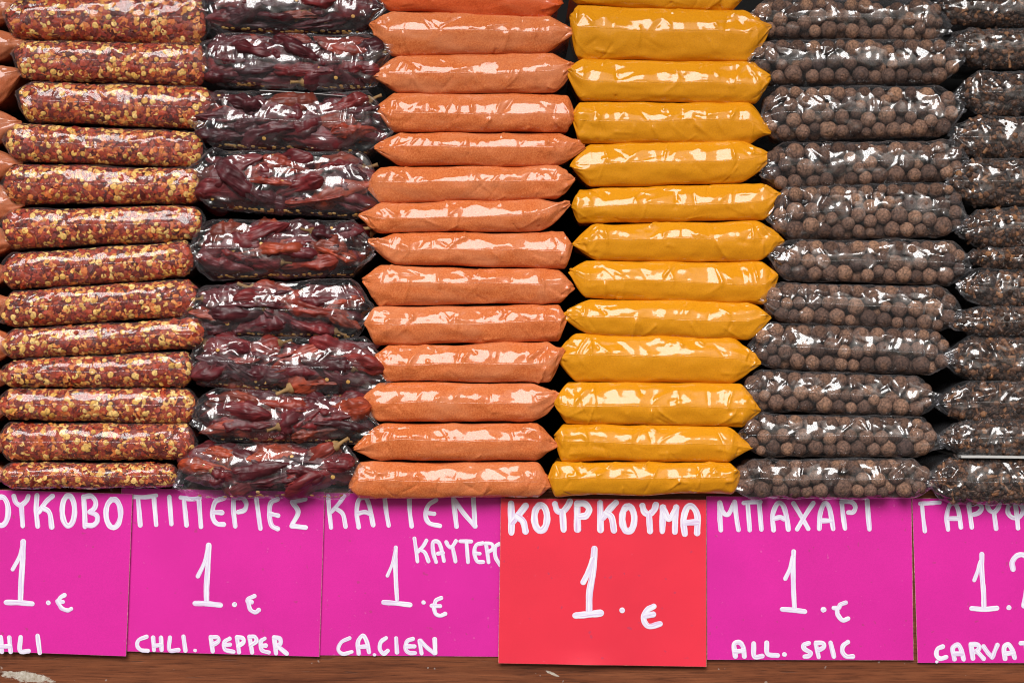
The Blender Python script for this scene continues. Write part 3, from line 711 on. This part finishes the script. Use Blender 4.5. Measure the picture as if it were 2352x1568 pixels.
for si, sg in enumerate(SIGNS):
    yb = sg['y']
    cs = [pt(x, y, yb) for x, y in sg['c']]
    ox = sum(c[0] for c in cs) / 4; oz = min(c[1] for c in cs)
    o = empty('price_card', (ox * S, yb * S, oz * S), sg['lab'], 'price sign', 'hand painted price cards on the front board')
    # card: slightly bowed sheet with thickness
    nu, nv = 24, 20; th = 2.2
    U, V = np.meshgrid(np.linspace(0, 1, nu), np.linspace(0, 1, nv))
    tl, tr, br, bl = [np.array(c) for c in cs]
    Pq = ((1 - U) * (1 - V))[..., None] * tl + (U * (1 - V))[..., None] * tr + (U * V)[..., None] * br + ((1 - U) * V)[..., None] * bl
    bow = perlin(U * 1.6 + si, V * 1.4, 4) * .9
    if sg['m'] == 'red': bow = bow - 4.0 * np.exp(-((U - .42) / .10) ** 2 - ((1 - V) / .035) ** 2)
    def card_pts(off): return np.stack([Pq[..., 0] - ox, bow + off, Pq[..., 1] - oz], -1).reshape(-1, 3) * S
    f = grid_faces(nv, nu)
    obj('card_face', mesh_np('card_face', card_pts(0), f[:, ::-1], True, M[sg['m']]), o)
    # rim and back in raw board
    ring = np.concatenate([np.arange(nu), (np.arange(1, nv)) * nu + nu - 1, (nv - 1) * nu + np.arange(nu - 2, -1, -1), np.arange(nv - 2, 0, -1) * nu])
    fr, bk = card_pts(0)[ring], card_pts(th)[ring]
    ce = np.array([fr[:, 0].mean(), 0, fr[:, 2].mean()])
    chip = 1 + np.abs(rs0.randn(len(ring))) * .0006
    fr2 = ce + (fr - ce) * np.array([1.0018, 1, 1.0018]) * chip[:, None]; fr2[:, 1] = fr[:, 1] + .35 * S
    bk2 = ce + (bk - ce) * np.array([1.0018, 1, 1.0018]); bk2[:, 1] = bk[:, 1]
    n = len(ring); i = np.arange(n); j = (i + 1) % n
    ev = np.concatenate([fr, fr2, bk2]); ef = np.concatenate([np.stack([i, i + n, j + n, j], -1), np.stack([i + n, i + 2 * n, j + 2 * n, j + n], -1)])
    obj('card_edge', mesh_np('card_edge', ev, ef, False, M['card_edge']), o)
    for gi, (Z, w, strokes) in enumerate(sg['g']):
        k = .31739 if Z in (Z1, Z2) else .3043
        vv, ff, uu = [], [], []; off = 0
        for ki, st in enumerate(strokes):
            P2 = [pt(*Z(x, y), yb) for x, y in st]
            # stays on the card: painted relief a twentieth of a millimetre high
            g_, uv = stroke_geo(P2, w * k * .95, -.25 - .22 * ki - .03 * gi, rs0)
            u_ = (g_[..., 0] - tl[0]) / (tr[0] - tl[0]); v_ = (tl[1] - g_[..., 2]) / (tl[1] - bl[1])
            b_ = perlin(u_ * 1.6 + si, v_ * 1.4, 4) * .9
            if sg['m'] == 'red': b_ = b_ - 4.0 * np.exp(-((u_ - .42) / .10) ** 2 - ((1 - v_) / .035) ** 2)
            g_[..., 1] += b_; g_[..., 0] -= ox; g_[..., 2] -= oz
            nr, nc = g_.shape[:2]
            vv.append(g_.reshape(-1, 3) * S); uu.append(uv.reshape(-1, 2)); ff.append(grid_faces(nr, nc, off)); off += nr * nc
        obj('painted_letter', mesh_np('painted_letter', np.concatenate(vv), np.concatenate(ff), False, M['paint'], np.concatenate(uu)), o)

# ------------------------------------------------------------------ the bags, measured: left tip, right tip, top and bottom edges at left and right
A_ = [(0, 28, 478, 66, 4, -22, 88, 108), (21, 118, 482, 150, 93, 101, 183, 198), (31, 213, 494, 231, 186, 202, 278, 300), (1, 316, 472, 344, 284, 304, 370, 386),
      (4, 424, 470, 440, 376, 388, 470, 467), (0, 512, 470, 502, 480, 471, 574, 550), (0, 625, 450, 600, 584, 552, 667, 635), (0, 739, 457, 672, 670, 639, 755, 725),
      (2, 790, 475, 767, 757, 729, 826, 800), (0, 866, 450, 850, 829, 804, 888, 888), (-6, 930, 455, 928, 893, 892, 962, 973), (-4, 1008, 452, 1018, 970, 974, 1057, 1055), (0, 1096, 412, 1100, 1061, 1064, 1123, 1118)]
B_ = [(446, 10, 884, 12, -52, -58, 72, 80), (447, 118, 897, 114, 77, 80, 199, 208), (432, 270, 900, 295, 209, 212, 338, 356), (426, 392, 881, 468, 343, 352, 478, 504),
      (430, 574, 858, 578, 502, 508, 641, 634), (416, 735, 856, 712, 662, 636, 769, 778), (418, 846, 893, 866, 776, 776, 880, 926), (440, 962, 870, 990, 888, 916, 1010, 1022), (393, 1116, 836, 1083, 1022, 1018, 1145, 1143)]
C_ = [(866, -8, 1294, 2, -48, -44, 24, 42), (846, 53, 1322, 72, 23, 38, 128, 120), (851, 172, 1320, 149, 126, 121, 216, 211), (862, 248, 1322, 266, 212, 218, 302, 303),
      (858, 339, 1345, 334, 305, 305, 379, 381), (841, 424, 1322, 410, 383, 382, 467, 457), (821, 493, 1311, 466, 468, 455, 536, 528), (843, 553, 1315, 562, 536, 533, 606, 617),
      (831, 644, 1319, 658, 609, 620, 702, 695), (835, 745, 1302, 731, 706, 700, 793, 783), (860, 815, 1297, 802, 796, 784, 873, 877), (820, 932, 1290, 907, 879, 881, 967, 968), (810, 1032, 1281, 1021, 973, 974, 1058, 1057), (800, 1118, 1267, 1116, 1062, 1063, 1146, 1142)]
Y_ = [(1300, -12, 1712, -8, -62, -60, 9, 31), (1309, 36, 1775, 58, 10, 26, 134, 142), (1300, 160, 1773, 176, 133, 141, 231, 237), (1315, 267, 1774, 303, 234, 234, 329, 332),
      (1309, 379, 1778, 355, 331, 321, 429, 419), (1312, 475, 1798, 444, 434, 418, 512, 504), (1314, 560, 1805, 552, 515, 506, 599, 602), (1308, 622, 1790, 633, 600, 602, 682, 701),
      (1288, 723, 1774, 727, 685, 696, 766, 783), (1275, 817, 1751, 834, 765, 774, 876, 881), (1272, 925, 1751, 942, 878, 882, 972, 980), (1276, 1004, 1732, 1030, 973, 981, 1058, 1061), (1260, 1100, 1704, 1086, 1061, 1063, 1140, 1131)]
S_ = [(1722, 31, 2188, 62, -2, -4, 84, 98), (1719, 137, 2222, 128, 90, 90, 193, 192), (1745, 270, 2220, 246, 197, 198, 324, 313), (1748, 395, 2230, 362, 328, 322, 441, 412),
      (1765, 498, 2229, 503, 430, 416, 553, 542), (1767, 585, 2237, 612, 550, 552, 644, 655), (1749, 685, 2216, 718, 647, 658, 738, 765), (1724, 799, 2200, 822, 738, 758, 846, 862),
      (1702, 899, 2160, 921, 848, 864, 942, 958), (1701, 1000, 2171, 1021, 948, 960, 1047, 1049), (1681, 1115, 2156, 1104, 1055, 1053, 1146, 1143)]
G_ = [(2153, 10, -30, 62), (2174, 101, 64, 156), (2196, 216, 163, 265), (2185, 315, 268, 364), (2176, 414, 364, 473), (2200, 526, 478, 569), (2216, 585, 567, 617), (2200, 655, 619, 706),
      (2183, 742, 703, 771), (2173, 830, 768, 878), (2158, 928, 876, 972), (2158, 1010, 964, 1046), (2129, 1104, 1050, 1158)]
L_ = [(50, 10, -30, 56), (51, 92, 60, 140), (46, 160, 143, 243), (42, 278, 246, 334), (44, 372, 337, 418), (50, 468, 421, 508), (36, 555, 512, 592), (28, 622, 596, 664), (30, 692, 668, 748), (38, 790, 752, 836), (24, 866, 840, 900), (18, 940, 904, 980), (20, 1020, 984, 1056), (16, 1090, 1060, 1124)]

ORD = ['top', 'second', 'third', 'fourth', 'fifth', 'sixth', 'seventh', 'eighth', 'ninth', 'tenth', 'eleventh', 'twelfth', 'thirteenth', 'fourteenth']
BORD = ['bottom', 'second-lowest', 'third-lowest', 'fourth-lowest', 'fifth-lowest', 'sixth-lowest', 'seventh-lowest', 'eighth-lowest']
def look(r):
    h = (r[6] + r[7] - r[4] - r[5]) / 2
    sz = 'slim' if h < 78 else ('plump' if h > 98 else 'flat')
    tilt = r[3] - r[1]
    tl = ' drooping right' if tilt > 16 else (' rising right' if tilt < -16 else '')
    return sz, tl
def where(i, n):
    if i == 0: return 'topmost in its pile'
    if i == n - 1: return 'lowest in its pile'
    if i <= n // 2: return ORD[i] + ' from top of pile'
    return ORD[n - 1 - i] + ' from bottom of pile'

def cayenne(i, r, n):
    b = Bag(*r, seed=100 + i, eL=.065 + .02 * (i * 2 % 5), eR=.065 + .02 * ((i * 3 + 1) % 5), R=21, a=.27, wedge=1.45); b.seam_at = .50 + .05 * math.sin(i * 1.7)
    if i == n - 1: b.rest = SHELF_Z
    if i in (3, 7, 9): b.eR = .035
    if i in (9, 13): b.eL = .05
    sz, tl = look(r)
    o = empty('cayenne_bag', b.loc(), f'{sz} bag of orange cayenne powder{tl}, {where(i, n)}', 'spice bag', 'bags of orange cayenne powder in one pile')
    m = M['cayenne_red'] if i == 0 else M['cayenne']
    obj('film_pouch', b.film_mesh('film_pouch', m, nt=190, nq=46, low=2.2, ridge=1.35, creases=38, amp=5.0, crx=80), o)
    obj('seam', b.seam_mesh(m), o)
for i, r in enumerate(C_): cayenne(i, r, len(C_))
def turmeric(i, r, n):
    b = Bag(*r, seed=200 + i, eL=.06 + .02 * (i * 3 % 5), eR=.07 + .02 * ((i * 2 + 1) % 5), R=22, a=.27, wedge=1.45); b.seam_at = .50 + .06 * math.sin(i * 2.3)
    if i == n - 1: b.rest = SHELF_Z
    if i in (1, 3, 5, 11, 12): b.eL = .035
    if i == 12: b.eR = .05
    sz, tl = look(r)
    o = empty('turmeric_bag', b.loc(), f'{sz} bag of yellow turmeric powder{tl}, {where(i, n)}', 'spice bag', 'bags of yellow turmeric powder in one pile')
    obj('film_pouch', b.film_mesh('film_pouch', M['turmeric'], nt=190, nq=46, low=2.2, ridge=1.25, creases=36, amp=5.0, crx=84), o)
    obj('seam', b.seam_mesh(M['turmeric']), o)
for i, r in enumerate(Y_): turmeric(i, r, len(Y_))
for i, (xr, yr, t, bt) in enumerate(L_):
    r = (xr - 470, yr, xr, yr, t, t, bt, bt)
    b = Bag(*r, seed=300 + i, eL=.15, eR=.17, R=30)
    b.y0 += 22
    if i == len(L_) - 1: b.rest = SHELF_Z
    o = empty('paprika_bag', b.loc(), f'brown-red powder bag peeping in at left edge, {ORD[i]} down its cropped pile', 'spice bag', 'brown-red powder bags at the left edge')
    obj('film_pouch', b.film_mesh('film_pouch', M['paprika'], nt=120, nq=36, low=2.2, ridge=1.2, creases=22, amp=3.4), o)
    obj('seam', b.seam_mesh(M['paprika']), o)

# ---- paper slips caught between bags
M['paper'] = plain('white_paper', (0.5, 0.49, 0.47), 0.7, 300, 0.1)
def slip(xa, ya, xb, yb_, t, yf, lab):
    y = row_y((ya + yb_) / 2) + yf
    (ax, az), (bx, bz) = pt(xa, ya, y), pt(xb, yb_, y)
    v = []
    for i in range(9):
        u = i / 8; x = ax + (bx - ax) * u; z = az + (bz - az) * u + 1.6 * math.sin(u * 3.1)
        for yy in (0, 260):
            for zz in (0, t): v.append(((x - ax) * S, yy * S, (z - az - zz) * S))
    f = []
    for i in range(8):
        a_, b_ = i * 4, i * 4 + 4
        f += [(a_, b_, b_ + 1, a_ + 1), (a_ + 2, a_ + 3, b_ + 3, b_ + 2), (a_, a_ + 2, b_ + 2, b_), (a_ + 1, b_ + 1, b_ + 3, a_ + 3)]
    f += [(0, 1, 3, 2), (32, 34, 35, 33)]
    o = obj('paper_slip', mesh_np('paper_slip', np.array(v), np.array(f), False, M['paper']), None, (ax * S, y * S, az * S))
    tag(o, lab, 'paper slip')
slip(596, 207, 796, 221, 1.2, 10, 'thin white paper edge between second and third bags of whole chilies')
slip(2208, 1046, 2480, 1052, 5.0, 4, 'white paper strip lying on the lowest bag of cloves')

# ---- crushed chili
def flakes(i, r, n):
    if i >= 4: r = (r[0] - 8,) + tuple(r[1:])
    b = Bag(*r, seed=400 + i, eL=.07, eR=.06, R=34, a=.04, wedge=1.7)
    if i == n - 1: b.rest = SHELF_Z
    sz, tl = look(r)
    o = empty('chili_flake_bag', b.loc(), f'{sz} clear bag of red chili flakes{tl}, {where(i, n)}', 'spice bag', 'clear bags of chili flakes in one pile')
    rs = b.rs
    # packed core
    T, Q = np.meshgrid(np.linspace(.015, .985, 60), np.concatenate([[-2, -1.4], np.linspace(-1, 1, 17), [1.4, 2]]))
    P = np.stack(b.surf(T, Q, 4.5), -1)
    if b.rest is not None: P[..., 2] = np.where(P[..., 1] > -14, np.maximum(P[..., 2], b.rest + 2), P[..., 2])
    c = obj('packed_flakes', mesh_np('packed_flakes', b.local(P.reshape(-1, 3)), grid_faces(*P.shape[:2]), True, M['core']), o); c['kind'] = 'stuff'
    p, U, B, NN, sz_, t, q = scatter(b, 2000, 'f', (4.5, 10.5), (2.2, 6), rs, .2)
    mass('chili_flakes', b, (p[70:], U[70:], B[70:], NN[70:], sz_[70:]), disc_tmpl(i, 5, 1.15), M['flake'], o)
    for k in range(70):
        place('chili_flake', FLK[k % 6], b, o, p[k] + NN[k] * .6, U[k], B[k], NN[k], sz_[k] * 1.25)
    p, U, B, NN, sz_, t, q = scatter(b, 300, 's', (4.2, 8.2), (1.4, 3.4), rs, .18)
    # seeds gather in clumps
    keep = perlin(t * 9, q * 2, i) + rs.uniform(-.35, .35, len(t)) > -.05
    p, U, B, NN, sz_ = p[keep], U[keep], B[keep], NN[keep], sz_[keep]
    big = np.argsort(-sz_); p, U, B, NN, sz_ = p[big], U[big], B[big], NN[big], sz_[big]
    K = min(110, len(p))
    mass('small_seeds', b, (p[K:], U[K:], B[K:], NN[K:], sz_[K:]), disc_tmpl(50 + i, 8, 1.03, .2), M['seed'], o)
    for k in range(K): place('seed', SEEDM, b, o, p[k], U[k], B[k], NN[k], sz_[k], 1.0)
    obj('film_pouch', b.film_mesh('film_pouch', M['film'], nt=150, nq=40, low=2.4, ridge=1.7, creases=34, amp=3.6, crx=70), o)
    obj('seam', b.seam_mesh(M['film'], 1.5), o)
for i, r in enumerate(A_): flakes(i, r, len(A_))

# ---- whole dried chilies
def chilies(i, r, n):
    b = Bag(*r, seed=500 + i, eL=.12, eR=.12, R=32, a=.16, wedge=1.5)
    if i == n - 1: b.rest = SHELF_Z
    sz, tl = look(r)
    o = empty('dried_chili_bag', b.loc(), f'crinkled clear bag of whole dark red chilies{tl}, {where(i, n)}', 'spice bag', 'clear bags of whole dried chilies in one pile')
    rs = b.rs
    hgt = (r[6] + r[7] - r[4] - r[5]) / 2
    k = 0
    for layer, (dep, cnt) in enumerate(((20, 15), (40, 14), (64, 13), (95, 12), (130, 10))):
        for c in range(cnt):
            t = .10 + .80 * ((c + rs.uniform(.1, .9)) / cnt)
            v = [-.56, .02, .55, -.25, .3][(c + layer) % 5] + rs.uniform(-.12, .12)
            seam, mt, mb = b.lines(np.array([t]))
            en = float(b.env(np.array([t]))[0])
            mid = (mt[0] + mb[0]) / 2; hh = (mt[0] - mb[0]) / 2 * en
            x = b.x0 + (b.x1 - b.x0) * t; z = mid * en + float(seam[0]) * (1 - en) + v * hh * .86
            y = b.y0 + (1 - en) * 18 + dep + b.R * .55 * abs(v) ** 2.2
            sc = rs.uniform(30, 47) * (1.05 if layer == 0 else 1.15)
            # keep inside: the free room around this point limits how steep and how large
            room = max(hh - abs(v) * hh * .86 - 2, 9)
            ang = rs.normal(0, 14 if layer == 0 else 20)
            if rs.rand() < .15: ang = rs.uniform(-40, 40)
            sc = min(sc, room * 1.15 + 9)
            amax = math.degrees(math.asin(min(.9, max(0.03, (room - sc * .3) / (sc * 1.75)))))
            ang = min(max(ang, -amax - 2), amax + 2)
            if rs.rand() < .5: ang += 180
            me, nose = PODS[rs.randint(12)]
            # pod limits in x
            half = sc * 1.55
            x = min(max(x, b.x0 + sc * 1.7 + 16), b.x1 - sc * 1.7 - 16)
            if b.rest is not None: z = max(z, (b.rest if y > -45 else b.zb) + sc * .72)
            rot = Matrix.Rotation(math.radians(ang), 3, 'Y') @ Matrix.Rotation(math.radians(rs.normal(0, 9)), 3, 'Z') @ Matrix.Rotation(rs.uniform(0, 6.28), 3, 'X')
            po = obj('dried_chili', me, o); l = b.local((x, y, z))
            po.matrix_local = Matrix.Translation(Vector(l)) @ rot.to_4x4() @ Matrix.Scale(sc * S, 4)
            if layer < 2 and rs.rand() < .35 and abs(x - b.cx) < 120:
                so = obj('stalk', STALK, po)
                so.location = nose
            k += 1
    # loose seeds fallen to the underside, a few elsewhere
    for s_ in range(46):
        t = np.array([rs.uniform(.12, .9)]); q = np.array([rs.uniform(-.97, -.72) if rs.rand() < .9 else rs.uniform(-.6, .7)])
        p, U, B, NN = b.frame(t, q, 2.0)
        place('seed', SEEDM, b, o, p[0] - NN[0] * 1.5, U[0], B[0], NN[0], rs.uniform(3.4, 5.2))
    obj('film_pouch', b.film_mesh('film_pouch', M['film_dark'], nt=190, nq=46, low=3.0, ridge=3.4, creases=60, amp=6.0, crx=64), o)
    obj('seam', b.seam_mesh(M['film_dark'], 2.2), o)
for i, r in enumerate(B_): chilies(i, r, len(B_))

# ---- allspice
def allspice(i, r, n):
    b = Bag(*r, seed=600 + i, eL=.11, eR=.12, R=30, a=.18, wedge=1.6)
    if i == n - 1: b.rest = SHELF_Z
    sz, tl = look(r)
    o = empty('allspice_bag', b.loc(), f'{sz} clear bag of round brown allspice berries{tl}, {where(i, n)}', 'spice bag', 'clear bags of allspice berries in one pile')
    rs = b.rs
    hgt = (r[6] + r[7] - r[4] - r[5]) / 2
    n_ = int(452 * hgt * 112 * .60 / (4.19 * 17.4 ** 3))
    rad = np.clip(rs.normal(17.0, 2.6, n_), 11.5, 22.5)
    X = np.stack([rs.uniform(b.x0 + 30, b.x1 - 30, n_), b.y0 + rs.uniform(12, 110, n_), rs.uniform(b.zb, b.zb + hgt, n_)], -1)
    def clampin(X):
        t = np.clip((X[:, 0] - b.x0) / (b.x1 - b.x0), 0, 1)
        seam, mt, mb = b.lines(t); en = b.env(t)
        top = seam + (mt - seam) * en; bot = seam - (seam - mb) * en
        lo, hi = bot + rad + 1.5, top - rad - 1.5; mid = (lo + hi) / 2
        bad = hi < lo; X[:, 0] += np.where(bad, np.sign(b.cx - X[:, 0]) * 6, 0)
        z = np.where(bad, mid, np.clip(X[:, 2], np.minimum(lo, mid), np.maximum(hi, mid)))
        if b.rest is not None: z = np.where(X[:, 1] > b.y0 + 40, np.maximum(z, b.rest + rad), z)
        X[:, 2] = z
        hu = np.maximum((top - bot) / 2, 1); v = np.clip(np.abs(z - (top + bot) / 2) / hu, 0, 1)
        fy = b.y0 + (1 - en) * 16 + b.R * (1 - (1 - v ** 2.4) ** .42) * .8 + rad + 2.5
        X[:, 1] = np.clip(X[:, 1], fy, b.y0 + 122)
        X[:, 0] = np.clip(X[:, 0], b.x0 + 22 + rad * .5, b.x1 - 22 - rad * .5)
        return X
    for it in range(90):
        D = X[:, None] - X[None]; d = np.linalg.norm(D, axis=-1) + np.eye(n_) * 1e3
        ov = np.maximum(rad[:, None] + rad[None] - d, 0)
        X = X + (D / d[..., None] * ov[..., None] * .28).sum(1)
        X[:, 1] -= .25 if it < 70 else 0
        X = clampin(X)
    for k in range(n_):
        po = obj('berry', BERRY, o); l = b.local(X[k])
        ax = Vector((rs.normal(0, .9), -rs.rand() * 1.2, rs.normal(0, .9))).normalized()
        rot = ax.to_track_quat('Z', 'Y').to_matrix().to_4x4()
        sq = rs.uniform(.9, 1.02)
        po.matrix_local = Matrix.Translation(Vector(l)) @ rot @ Matrix.Diagonal((rad[k] * S, rad[k] * S, rad[k] * S * sq, 1))
    obj('film_pouch', b.film_mesh('film_pouch', M['film_dark'], nt=190, nq=46, low=1.5, ridge=2.6, creases=56, amp=5.5, crx=64), o)
    obj('seam', b.seam_mesh(M['film_dark'], 2.0), o)
for i, r in enumerate(S_): allspice(i, r, len(S_))

# ---- cloves
for i, (xl, yl, t, bt) in enumerate(G_):
    n = len(G_)
    r = (xl, yl, xl + 480, yl + 4, t, t, bt, bt)
    b = Bag(*r, seed=700 + i, eL=.15, eR=.15, R=34, a=.15, wedge=1.7)
    if i == n - 1: b.rest = SHELF_Z
    o = empty('clove_bag', b.loc(), f'{look(r)[0]} clear bag of dark cloves cropped by right edge, {where(i, n)}', 'spice bag', 'clear bags of cloves in one pile')
    rs = b.rs
    T, Q = np.meshgrid(np.linspace(.03, .97, 60), np.concatenate([[-2, -1.4], np.linspace(-1, 1, 17), [1.4, 2]]))
    P = np.stack(b.surf(T, Q, 14), -1)
    if b.rest is not None: P[..., 2] = np.where(P[..., 1] > -14, np.maximum(P[..., 2], b.rest + 2), P[..., 2])
    c = obj('clove_dust', mesh_np('clove_dust', b.local(P.reshape(-1, 3)), grid_faces(*P.shape[:2]), True, M['clove_core']), o); c['kind'] = 'stuff'
    p, U, B, NN, sz_, t_, q_ = scatter(b, 620, 'c', (16, 27), (9, 18), rs, .28, tlo=.05, thi=.8)
    K = 60
    mass('loose_cloves', b, (p[K:], U[K:], B[K:], NN[K:], sz_[K:]), (CV, CF), M['clove'], o)
    for k in range(K): place('clove', CLOVE, b, o, p[k], U[k], B[k], NN[k], sz_[k])
    obj('film_pouch', b.film_mesh('film_pouch', M['film_dark'], nt=190, nq=46, low=2.0, ridge=3.2, creases=60, amp=5.5, crx=58), o)
    obj('seam', b.seam_mesh(M['film_dark'], 2.0), o)
